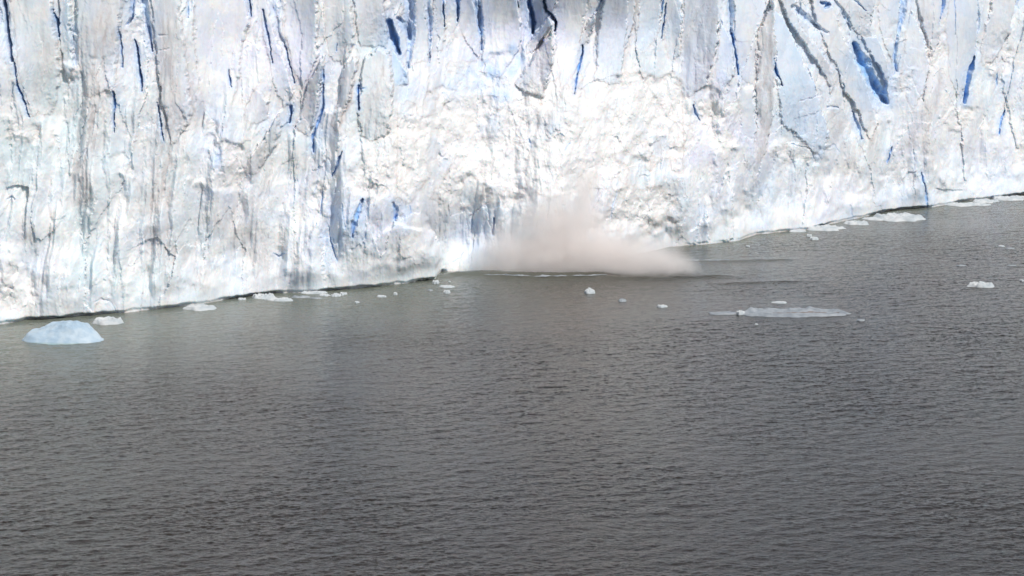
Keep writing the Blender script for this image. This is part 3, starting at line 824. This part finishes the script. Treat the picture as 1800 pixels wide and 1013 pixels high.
hz += swell([(770, 486), (850, 483), (950, 487), (1030, 486), (1075, 484)], 2.2, .85)
hz += swell([(1050, 489), (1120, 491), (1180, 491), (1290, 486)], 1.9, .55)
hz += swell([(1190, 459), (1300, 459), (1400, 456)], 1.5, .26)
hz += swell([(1240, 498), (1330, 497), (1420, 494)], 1.6, .25)
lake_mesh = make_mesh('lake_water', np.stack([GX, GY, hz], -1).reshape(-1, 3),
                      (lambda v: np.stack([v[:-1, :-1], v[:-1, 1:], v[1:, 1:], v[1:, :-1]], -1).reshape(-1, 4))(np.arange(GX.size).reshape(GX.shape)))


def water_material():
    N = Nodes('lake_water')
    tc = N.n('ShaderNodeTexCoord').outputs['Object']
    rip = N.noise(N.vmath('MULTIPLY', tc, (1.0, 2.2, 1.0)), 1.7, 4, .6)
    rip2 = N.noise(N.vmath('MULTIPLY', tc, (.8, 2.0, 1.0)), 4.2, 2, .5)
    bp = N.n('ShaderNodeBump'); bp.inputs['Strength'].default_value = 1.0; bp.inputs['Distance'].default_value = .05
    N.put(bp.inputs['Height'], N.math('ADD', rip, N.math('MULTIPLY', rip2, .4)))
    silt_sheen = N.noise(tc, .02, 3, .5)
    base = N.mix(N.ramp(silt_sheen, .35, .65), rgb(.024, .019, .014), rgb(.031, .025, .019))
    at = N.n('ShaderNodeAttribute', _attribute_name='silt_sheen')
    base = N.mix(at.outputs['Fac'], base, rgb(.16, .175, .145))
    b = N.n('ShaderNodeBsdfPrincipled')
    N.put(b.inputs['Base Color'], base); N.put(b.inputs['Normal'], bp.outputs[0])
    b.inputs['Roughness'].default_value = .10
    b.inputs['IOR'].default_value = 1.333
    N.t.links.new(b.outputs[0], N.out.inputs[0])
    return N.m


# milky meltwater near the ice front; the brighter left also paints the ice reflection
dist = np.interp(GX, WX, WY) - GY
silt_sheen = sm(95, -5, dist + 14 * fbm(GX / 40, GY / 60, 911, 3)) * (.35 + .65 * sm(30, -60, GX))
silt_sheen = np.maximum(silt_sheen, .8 * sm(14, 0, dist + 3 * fbm(GX / 14, GY / 20, 912, 3)))
sa = lake_mesh.attributes.new('silt_sheen', 'FLOAT', 'POINT')
sa.data.foreach_set('value', np.clip(silt_sheen, 0, 1).astype(np.float32).ravel())
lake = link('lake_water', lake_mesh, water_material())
tag(lake, kind='structure')

# ------------------------------------------------------------------ floating ice
def floe_verts(w, depth, hgt, seed, peak=0.0, flat=.7, lumps=.5, nseg=56, nring=16, px=0.0, keel=-.5):
    """irregular slab or berg; w across, depth away from the lookout, hgt above the water"""
    rng = random.Random(seed)
    ph = [(rng.uniform(0, 6.28), rng.uniform(.5, 1)) for _ in range(7)]
    verts = []
    for r in range(nring + 1):
        t = r / nring
        for s in range(nseg):
            a = 2 * math.pi * s / nseg
            k = 1 + sum(.13 * q / (j + 1) ** .55 * math.cos((j + 2) * a + p) for j, (p, q) in enumerate(ph))
            rr = t ** .75
            verts.append((rr * k * math.cos(a), rr * k * math.sin(a), t))
    v = np.array(verts)
    x, y, t = v[:, 0], v[:, 1], v[:, 2]
    n = fbm(x * 2.3 + seed * 3.7, y * 2.3, 1000 + seed, 4, .6)
    n2 = fbm(x * 7 + seed, y * 7, 1100 + seed, 3, .6)
    edge = sm(1.0, flat, t)
    prof = edge * (1 - peak + peak * (1 - np.clip(np.hypot(x - px, y * .8), 0, 1) ** 1.2))
    z = hgt * prof * (1 + lumps * n + .35 * lumps * n2) + .05 * edge
    z = np.where(t > .999, keel, np.maximum(z, -.02))
    co = np.stack([x * w / 2, y * depth / 2, z], -1)
    f = []
    for r in range(nring):
        for s in range(nseg):
            s2 = (s + 1) % nseg
            f.append((r * nseg + s, r * nseg + s2, (r + 1) * nseg + s2, (r + 1) * nseg + s)[::-1])
    return co, np.array(f)


def floe(name, px, py, wpx, hpx, seed, mat, label, cat, group=None, tall=.35, **kw):
    """ice whose near waterline sits at photo pixel py and which spans wpx by hpx there"""
    x, y = ground(px, py)
    s = F / (float(y) * CP + H * SP)
    w = wpx / s; hm = hpx / s
    hgt = max(.12, tall * hm)
    dep = min(max((hm - hgt * .8) / (H / float(y)), .35 * w), 1.1 * w)
    co, f = floe_verts(w, dep, hgt, seed, **kw)
    me = make_mesh(name, co, f[:, ::-1])
    o = link(name, me, mat)
    o.location = (float(x), float(y) + dep * .45, 0)
    tag(o, label, cat, group)
    return o


exec_floes = True
SMALLG = 'small ice fragments drifting on the lake'
BRASH = 'brash ice gathered at the foot of the glacier'
# --- the rounded blue berg and its neighbour
x, y = ground(106, 602)
berg = bpy.data.objects.new('iceberg', None); COL.objects.link(berg)
berg.location = (float(x), float(y) + 2.2, 0)
tag(berg, 'smooth rounded pale blue iceberg floating just off the left foot of the glacier', 'iceberg')
sB = F / (float(y) * CP + H * SP)
nseg, nring = 90, 40
a = np.linspace(0, 2 * math.pi, nseg, endpoint=False)
tt = np.linspace(0, 1, nring + 1)
AA, TT = np.meshgrid(a, tt)
kk = 1 + .06 * np.cos(2 * AA + .8) + .04 * np.cos(3 * AA + 2) + .025 * np.cos(5 * AA)
bx = TT ** .8 * kk * np.cos(AA); by = TT ** .8 * kk * np.sin(AA)
# profile across: gentle rise on the left, crest right of the middle, quick drop on the right
top = np.interp(bx, [-1.05, -.9, -.72, -.45, -.2, .12, .36, .55, .72, .9, 1.05], [.2, .42, .56, .70, .88, 1., 1., .93, .72, .34, .1])
cross = np.interp(by, [-1.05, -.85, -.6, -.45, .0, .5, 1.05], [.12, .26, .38, .56, .98, 1.0, .4])
ed = sm(1.0, .80, TT)
bz = (135 / sB) * .235 * top * cross * (.25 + .75 * ed) * (1 + .10 * fbm(bx * 2.2, by * 2.2, 55, 4, .55)) + (.05 * fbm(bx * 9, by * 9, 56, 3) + .22 * facet(bx * 3.1, by * 2.4, 57) + .09 * facet(bx * 8, by * 6, 58)) * sm(1.0, .85, TT)
bz = np.where(TT > .999, -.6, bz)
co = np.stack([bx * 70 / sB, by * 3.6, bz], -1).reshape(-1, 3)
vv = np.arange(nseg * (nring + 1)).reshape(nring + 1, nseg)
ff = np.stack([vv[:-1], np.roll(vv, -1, 1)[:-1], np.roll(vv, -1, 1)[1:], vv[1:]], -1).reshape(-1, 4)
link('ice_body', make_mesh('ice_body', co, ff[:, ::-1]), M_BLUE, berg)
co, f = floe_verts(134 / sB, 7.6, .08, 5, flat=.9, lumps=.6)
link('waterline_shelf', make_mesh('waterline_shelf', co - np.array([0, 0, .02]), f[:, ::-1]), M_TEAL, berg)

floe('ice_floe', 186, 571, 62, 13, 11, M_WHITE, 'thin white floe with a raised right end, drifting just behind the rounded blue iceberg', 'ice floe', tall=.45)
floe('ice_floe', 350, 546, 66, 10, 12, M_WHITE, 'long flat white floe alone beside the dark waterline left of the cliff', 'ice floe', tall=.4)
# --- brash by the white buttress
for i, (px, py, w, h, lab) in enumerate([
        (461, 526, 40, 9, 'lumpy white floe touching the ice cliff at the left of the brash'),
        (491, 530, 48, 6, 'flat bright white floe in front of the lumpy floe left of the brash'),
        (424, 528, 14, 4, 'tiny white chip in the dark waterline just left of the lumpy floe'),
        (551, 517, 46, 5, 'thin white slush strip hugging the foot of the white buttress'),
        (528, 524, 34, 3.5, 'low greyish slush patch between flat floe and white buttress'),
        (570, 521, 22, 3.5, 'small pale slush piece in the middle of the brash patch'),
        (590, 522, 18, 6, 'lumpy white brash chunk near the right end of the brash patch'),
        (603, 519, 14, 5, 'pointed white brash chunk at the far right end of the brash patch'),
        (556, 526, 20, 2.6, 'faint grey slush sliver at the lake side of the brash patch')]):
    floe('brash_ice', px, py, w, h, 20 + i, M_WHITE if i not in (4, 8) else M_GREY, lab, 'brash ice', BRASH, tall=.4, lumps=.9)
# --- fragments near the cape
for i, (px, py, w, h, mat, tall, lab) in enumerate([
        (627, 533, 9, 3, M_WHITE, .5, 'tiny white fragment alone below the white buttress'),
        (670, 523, 19, 3.6, M_WHITE, .4, 'narrow flat white fragment below the right side of the white buttress'),
        (695, 519, 8, 4, M_WHITE, .7, 'small pointed white fragment right of the narrow flat one'),
        (766, 499, 12, 7, M_WHITE, .5, 'white fragment closest to the corner of the ice cape'),
        (785, 506, 30, 4, M_WHITE, .35, 'long low white fragment below the corner of the ice cape'),
        (756, 512, 10, 2.5, M_GREY, .4, 'faint grey sliver left of the long fragment below the cape'),
        (786, 516, 12, 5, M_WHITE, .6, 'small lumpy fragment below the long one near the cape'),
        (790, 497, 4, 2.5, M_WHITE, .6, 'white speck on dark water just right of the cape corner')]):
    floe('ice_fragment', px, py, w, h, 40 + i, mat, lab, 'ice fragment', SMALLG, tall=tall)
# --- mid lake
floe('ice_fragment', 1037, 517, 22, 10, 61, M_WHITE, 'white pyramid shaped ice block standing in the water below the spray cloud', 'ice fragment', SMALLG, tall=.8, peak=.8, flat=.85)
floe('ice_fragment', 1094, 531, 14, 5, 62, M_GREY, 'pale grey ice lump half awash below and right of the white pyramid block', 'ice fragment', SMALLG, tall=.6)
floe('ice_fragment', 1164, 541, 19, 4.5, 63, M_WHITE, 'low ragged white piece between the pyramid block and the big flat floe', 'ice fragment', SMALLG, tall=.5)
# --- the large flat floe
x, y = ground(1397, 557)
big_floe = bpy.data.objects.new('ice_floe', None); COL.objects.link(big_floe)
big_floe.location = (float(x), float(y) + 3.4, 0)
tag(big_floe, 'largest flat grey-blue floe with a dark groove along it, on the right of the lake', 'ice floe')
sF = F / (float(y) * CP + H * SP)
nseg, nring = 150, 36
a = np.linspace(0, 2 * math.pi, nseg, endpoint=False); tt = np.linspace(0, 1, nring + 1)
AA, TT = np.meshgrid(a, tt)
kk = 1 + .05 * np.cos(3 * AA + 1) + .05 * np.cos(5 * AA + 2.2) + .04 * np.cos(8 * AA) + .03 * np.cos(13 * AA + 1)
bx = TT ** .8 * kk * np.cos(AA); by = TT ** .8 * kk * np.sin(AA)
ed = sm(1.0, .84, TT)
back = np.exp(-((by - .35) / .38) ** 2); front = np.exp(-((by + .55) / .25) ** 2)
gro = np.exp(-((by + .08 - .05 * np.sin(bx * 6)) / .07) ** 2) * sm(-.45, -.25, bx) * sm(.92, .75, bx)
bz = ed * (.12 + .75 * back * (.75 + .5 * fbm(bx * 4, by * 1.5, 66, 3)) + .28 * front - .28 * gro) + .06 * fbm(bx * 14, by * 5, 67, 3) * ed
bz = np.where(TT > .999, -.5, np.maximum(bz, .03 * ed - .02))
co = np.stack([bx * 98 / sF, by * 4.1, bz], -1).reshape(-1, 3)
vv = np.arange(nseg * (nring + 1)).reshape(nring + 1, nseg)
ff = np.stack([vv[:-1], np.roll(vv, -1, 1)[:-1], np.roll(vv, -1, 1)[1:], vv[1:]], -1).reshape(-1, 4)
gmask = (gro.reshape(-1)[ff].mean(1) > .42)
u, inv = np.unique(ff[~gmask].ravel(), return_inverse=True)
link('ice_slab', make_mesh('ice_slab', co[u], inv.reshape(-1, 4)[:, ::-1]), M_GREY, big_floe)
u, inv = np.unique(ff[gmask].ravel(), return_inverse=True)
o = link('dirt_groove', make_mesh('dirt_groove', co[u], inv.reshape(-1, 4)[:, ::-1]), floe_material('groove_dirt', (.16, .13, .12), (.24, .21, .20), .6), big_floe)
co, f = floe_verts(17 / sF, 1.6, .45, 68)
o = link('white_end', make_mesh('white_end', co, f[:, ::-1]), M_WHITE, big_floe); o.location = (-93 / sF, -.9, 0)
co, f = floe_verts(60 / sF, 2.6, .10, 69, flat=.9)
o = link('awash_tail', make_mesh('awash_tail', co, f[:, ::-1]), M_GREY, big_floe); o.location = (-120 / sF, -.2, 0)

for i, (px, py, w, h, mat, tall, lab) in enumerate([
        (1371, 534, 26, 4, M_WHITE, .4, 'thin bright white piece just behind the largest flat floe'),
        (1513, 565, 16, 3.5, M_GREY, .5, 'small greyish piece off the right tip of the largest flat floe'),
        (1330, 572, 6, 2.5, M_WHITE, .6, 'tiny white speck in front of the left half of the largest flat floe'),
        (1315, 434, 8, 2.5, M_WHITE, .5, 'white speck near the cliff foot right of the spray cloud'),
        (1423, 417, 10, 5, M_WHITE, .6, 'small upright white chip, farther of the two below the shore floes'),
        (1432, 422, 18, 5, M_WHITE, .5, 'curved white chip, nearer of the two below the shore floes'),
        (1761, 434, 12, 2.5, M_WHITE, .4, 'thin white sliver on dark water, far right, upper of the slivers'),
        (1776, 438, 16, 2, M_GREY, .4, 'grey sliver right beside the uppermost thin white sliver'),
        (1690, 468, 18, 2, M_GREY, .4, 'faint grey sliver above and left of the lone white floe'),
        (1779, 468, 16, 2, M_GREY, .4, 'faint grey sliver above and right of the lone white floe'),
        (1797, 495, 8, 3, M_WHITE, .5, 'white bit cut by the right edge of the view')]):
    floe('ice_fragment', px, py, w, h, 70 + i, mat, lab, 'ice fragment', SMALLG, tall=tall)
floe('ice_floe', 1728, 506, 50, 8, 90, M_WHITE, 'lone white floe with small knobs on open water at the far right', 'ice floe', tall=.5, lumps=1.0)
# --- floes along the right foot of the cliff
for i, (px, py, w, h, lab) in enumerate([
        (1447, 406, 78, 11, 'long white floe at the cliff foot, left end of the right shore row'),
        (1402, 408, 34, 4, 'thin pale strip of slush running left from the long shore floe'),
        (1508, 396, 42, 9, 'small humped white floe between two larger floes at the right cliff foot'),
        (1548, 388, 52, 7, 'narrow white floe squeezed between the cliff and the broadest shore floe'),
        (1588, 390, 82, 16, 'broadest bright white floe at the right cliff foot'),
        (1695, 363, 60, 7, 'white strip of brash at the far right cliff foot, left end of its row'),
        (1735, 357, 50, 7, 'white brash strip in the middle of the far right row'),
        (1775, 353, 56, 9, 'white brash strip at the right end of the far right row'),
        (1725, 362, 34, 5, 'small white brash piece on the lake side of the far right row'),
        (1810, 352, 46, 8, 'white brash piece cut by the right frame edge at the cliff foot')]):
    floe('ice_floe' if i in (0, 2, 3, 4) else 'brash_ice', px, py, w, h, 100 + i, M_WHITE, lab, 'ice floe' if i in (0, 2, 3, 4) else 'brash ice', BRASH, tall=.3, lumps=.8)

# ------------------------------------------------------------------ foam line and spray cloud
def foam(pts, wd, seed, label):
    gxs, gys = ground([p[0] for p in pts], [p[1] for p in pts], .6)
    n = 260
    xx = np.linspace(gxs[0], gxs[-1], n)
    yy = np.interp(xx, gxs, gys) + .5 * fbm(xx / 3, xx * 0, seed, 3)
    ww = wd * np.clip(.6 + .9 * fbm(xx / 2.5, xx * 0 + 5, seed + 1, 3), .08, 1.6) * np.sin(np.linspace(0.02, math.pi - .02, n)) ** .4
    prof = [(-1, -.3), (-.7, .12), (-.2, .5), (.3, .55), (.8, .2), (1, -.3)]
    V = []
    for q, z in prof:
        V.append(np.stack([xx, yy + q * ww, .55 + .6 * z * (.5 + .5 * fbm(xx * 1.3, xx * 0 + q * 3, seed + 2, 2)) * np.clip(ww / wd, 0, 1.2)], -1))
    V = np.stack(V, 1)
    v = np.arange(n * len(prof)).reshape(n, len(prof))
    f = np.stack([v[:-1, :-1], v[1:, :-1], v[1:, 1:], v[:-1, 1:]], -1).reshape(-1, 4)
    o = link('foam', make_mesh('foam', V.reshape(-1, 3), f), M_GREY if wd < .15 else M_WHITE)
    tag(o, label, 'foam', kind='stuff')


foam([(850, 482), (950, 485), (1030, 484), (1068, 482)], .13, 1201, 'white foam along the raised wave under the spray cloud')
foam([(1195, 457), (1290, 457)], .12, 1221, 'thin foam streak trailing right of the spray cloud')


def at(px, py, Yd):
    """point on the vertical plane at depth Yd seen at a photo pixel"""
    a_ = (px - 900.0) / F; b_ = (506.5 - py) / F
    t = Yd / (CP + b_ * SP)
    return a_ * t, Yd, H + t * (-SP + b_ * CP)


def plume(name, Yd, cen, sil, thick, blobs, dens, label, seed, col):
    c = at(cen[0], cen[1], Yd)
    pts = np.array([at(p[0], p[1], Yd) for p in sil]) - np.array(c)
    ang = np.arctan2(pts[:, 2], pts[:, 0]); rad = np.hypot(pts[:, 0], pts[:, 2])
    o_ = np.argsort(ang); ang = ang[o_]; rad = rad[o_]
    ang = np.concatenate([ang - 2 * math.pi, ang, ang + 2 * math.pi]); rad = np.tile(rad, 3)
    nu, nv_ = 120, 24
    th = np.linspace(-math.pi, math.pi, nu, endpoint=False)
    rr = np.interp(th, ang, rad)
    V = []
    for j in range(nv_ + 1):
        q = -math.pi / 2 + math.pi * j / nv_
        k = math.cos(q) ** .7 if abs(q) < math.pi / 2 - 1e-6 else 0.004
        w = 1 + .05 * fbm(np.cos(th) * 3 + j * .3, np.sin(th) * 3, seed, 3)
        V.append(np.stack([rr * k * w * np.cos(th), thick * math.sin(q) * (0.6 + .4 * np.clip(rr / rr.max(), .3, 1)), rr * k * w * np.sin(th)], -1))
    V = np.stack(V)
    V[..., 2] = np.maximum(V[..., 2], -c[2] - .4)
    v = np.arange(nu * (nv_ + 1)).reshape(nv_ + 1, nu)
    f = np.stack([v[:-1], np.roll(v, -1, 1)[:-1], np.roll(v, -1, 1)[1:], v[1:]], -1)
    vv0 = V.reshape(-1, 3)[f[12, 5]]; nn0 = np.cross(vv0[1] - vv0[0], vv0[2] - vv0[0])
    if np.dot(nn0, vv0[0]) < 0:
        f = f[..., ::-1]
    f = f.reshape(-1, 4)
    N = Nodes(name)
    tc = N.n('ShaderNodeTexCoord').outputs['Object']
    big_n = N.noise(tc, .16, 5, .62)
    fine_n = N.noise(tc, .55, 4, .6)
    warp = N.n('ShaderNodeTexNoise'); N.put(warp.inputs['Vector'], tc); warp.inputs['Scale'].default_value = .22; warp.inputs['Detail'].default_value = 3
    off = N.vmath('MULTIPLY', N.vmath('SUBTRACT', warp.outputs['Color'], (.5, .5, .5)), (5.0, 4.0, 5.0))
    pos = N.vmath('ADD', tc, off)
    tot = None
    for (bx_, by_, sx, sz, a_) in blobs:
        b3 = np.array(at(bx_, by_, Yd)) - np.array(c)
        mpp = Yd / F
        d = N.vmath('SUBTRACT', pos, tuple(b3))
        d = N.vmath('DIVIDE', d, (sx * mpp, thick * .62, sz * mpp))
        g = N.math('POWER', 2.718, N.math('MULTIPLY', N.vmath('DOT_PRODUCT', d, d), -1.0))
        g = N.math('MULTIPLY', g, a_)
        tot = g if tot is None else N.math('ADD', tot, g)
    nz = N.math('ADD', N.math('MULTIPLY', big_n, 1.0), N.math('MULTIPLY', fine_n, .45))
    den = N.math('MULTIPLY', tot, N.ramp(nz, .40, 1.05, .35, 1.6))
    den = N.math('SUBTRACT', N.math('POWER', den, 1.12), .02)
    den = N.math('MAXIMUM', den, 0.0)
    # thins out towards the outside of the cloud
    den = N.math('MULTIPLY', den, dens)
    pv = N.n('ShaderNodeVolumePrincipled')
    pv.inputs['Color'].default_value = rgb(*col)
    pv.inputs['Anisotropy'].default_value = -.45
    N.put(pv.inputs['Density'], den)
    N.t.links.new(pv.outputs[0], N.out.inputs[1])
    o = link(name, make_mesh(name, V.reshape(-1, 3), f), N.m)
    o.location = c
    tag(o, label, 'spray cloud', kind='stuff')
    return o


plume('spray_cloud', 446.0, (1000, 440),
      [(1245, 492), (1240, 470), (1200, 432), (1150, 395), (1085, 350), (1050, 300), (1010, 292), (960, 310), (900, 360),
       (850, 410), (808, 450), (806, 488), (900, 500), (1000, 502), (1120, 500)], 7.0,
      [(985, 445, 62, 48, 1.0), (935, 455, 60, 36, .6), (1000, 385, 55, 40, .75), (1030, 345, 20, 34, .45), (1075, 450, 60, 38, .9), (1140, 462, 58, 28, .75), (1195, 474, 38, 16, .5), (880, 455, 40, 40, .40), (985, 475, 150, 14, .5), (1030, 322, 24, 36, .22), (930, 390, 60, 50, .16)],
      .44, 'pinkish white cloud of spray and ice dust rising where ice has just fallen', 1301, (1.0, .974, .960))

# ------------------------------------------------------------------ light
SUN_EL, SUN_AZ = R(50), R(136)        # azimuth clockwise from +Y (north); the sun stands behind the lookout to the right
sun_d = bpy.data.lights.new('sun', 'SUN')
sun_d.energy = 2.5
sun_d.angle = R(0.5)
sun_d.color = (1.0, .955, .90)
sun = bpy.data.objects.new('sun', sun_d)
COL.objects.link(sun)
to_sun = np.array([math.cos(SUN_EL) * math.sin(SUN_AZ), math.cos(SUN_EL) * math.cos(SUN_AZ), math.sin(SUN_EL)])
from mathutils import Vector
sun.rotation_euler = Vector(tuple(-to_sun)).to_track_quat('-Z', 'Y').to_euler()
sun.location = (100, -100, 200)

w = bpy.data.worlds.new('World'); scene.world = w
w.use_nodes = True
wt = w.node_tree; wt.nodes.clear()
sky = wt.nodes.new('ShaderNodeTexSky'); sky.sky_type = 'NISHITA'; sky.sun_disc = False
sky.sun_elevation = SUN_EL; sky.sun_rotation = SUN_AZ
sky.altitude = 200; sky.air_density = 1.0; sky.dust_density = 1.2; sky.ozone_density = 1.0
hs = wt.nodes.new('ShaderNodeHueSaturation'); hs.inputs['Saturation'].default_value = .66
bg = wt.nodes.new('ShaderNodeBackground'); bg.inputs['Strength'].default_value = .054
wo = wt.nodes.new('ShaderNodeOutputWorld')
wt.links.new(sky.outputs[0], hs.inputs['Color']); wt.links.new(hs.outputs[0], bg.inputs[0]); wt.links.new(bg.outputs[0], wo.inputs[0])

# ------------------------------------------------------------------ render settings
scene.view_settings.view_transform = 'Standard'
scene.view_settings.look = 'None'
scene.view_settings.exposure = 0.55
scene.view_settings.gamma = 1.0
scene.cycles.max_bounces = 20
scene.cycles.diffuse_bounces = 4
scene.cycles.glossy_bounces = 3
scene.cycles.volume_bounces = 16
scene.cycles.volume_step_rate = 0.6
scene.cycles.volume_max_steps = 128
scene.cycles.use_denoising = True
try:
    scene.cycles.denoiser = 'OPENIMAGEDENOISE'
except Exception:
    pass
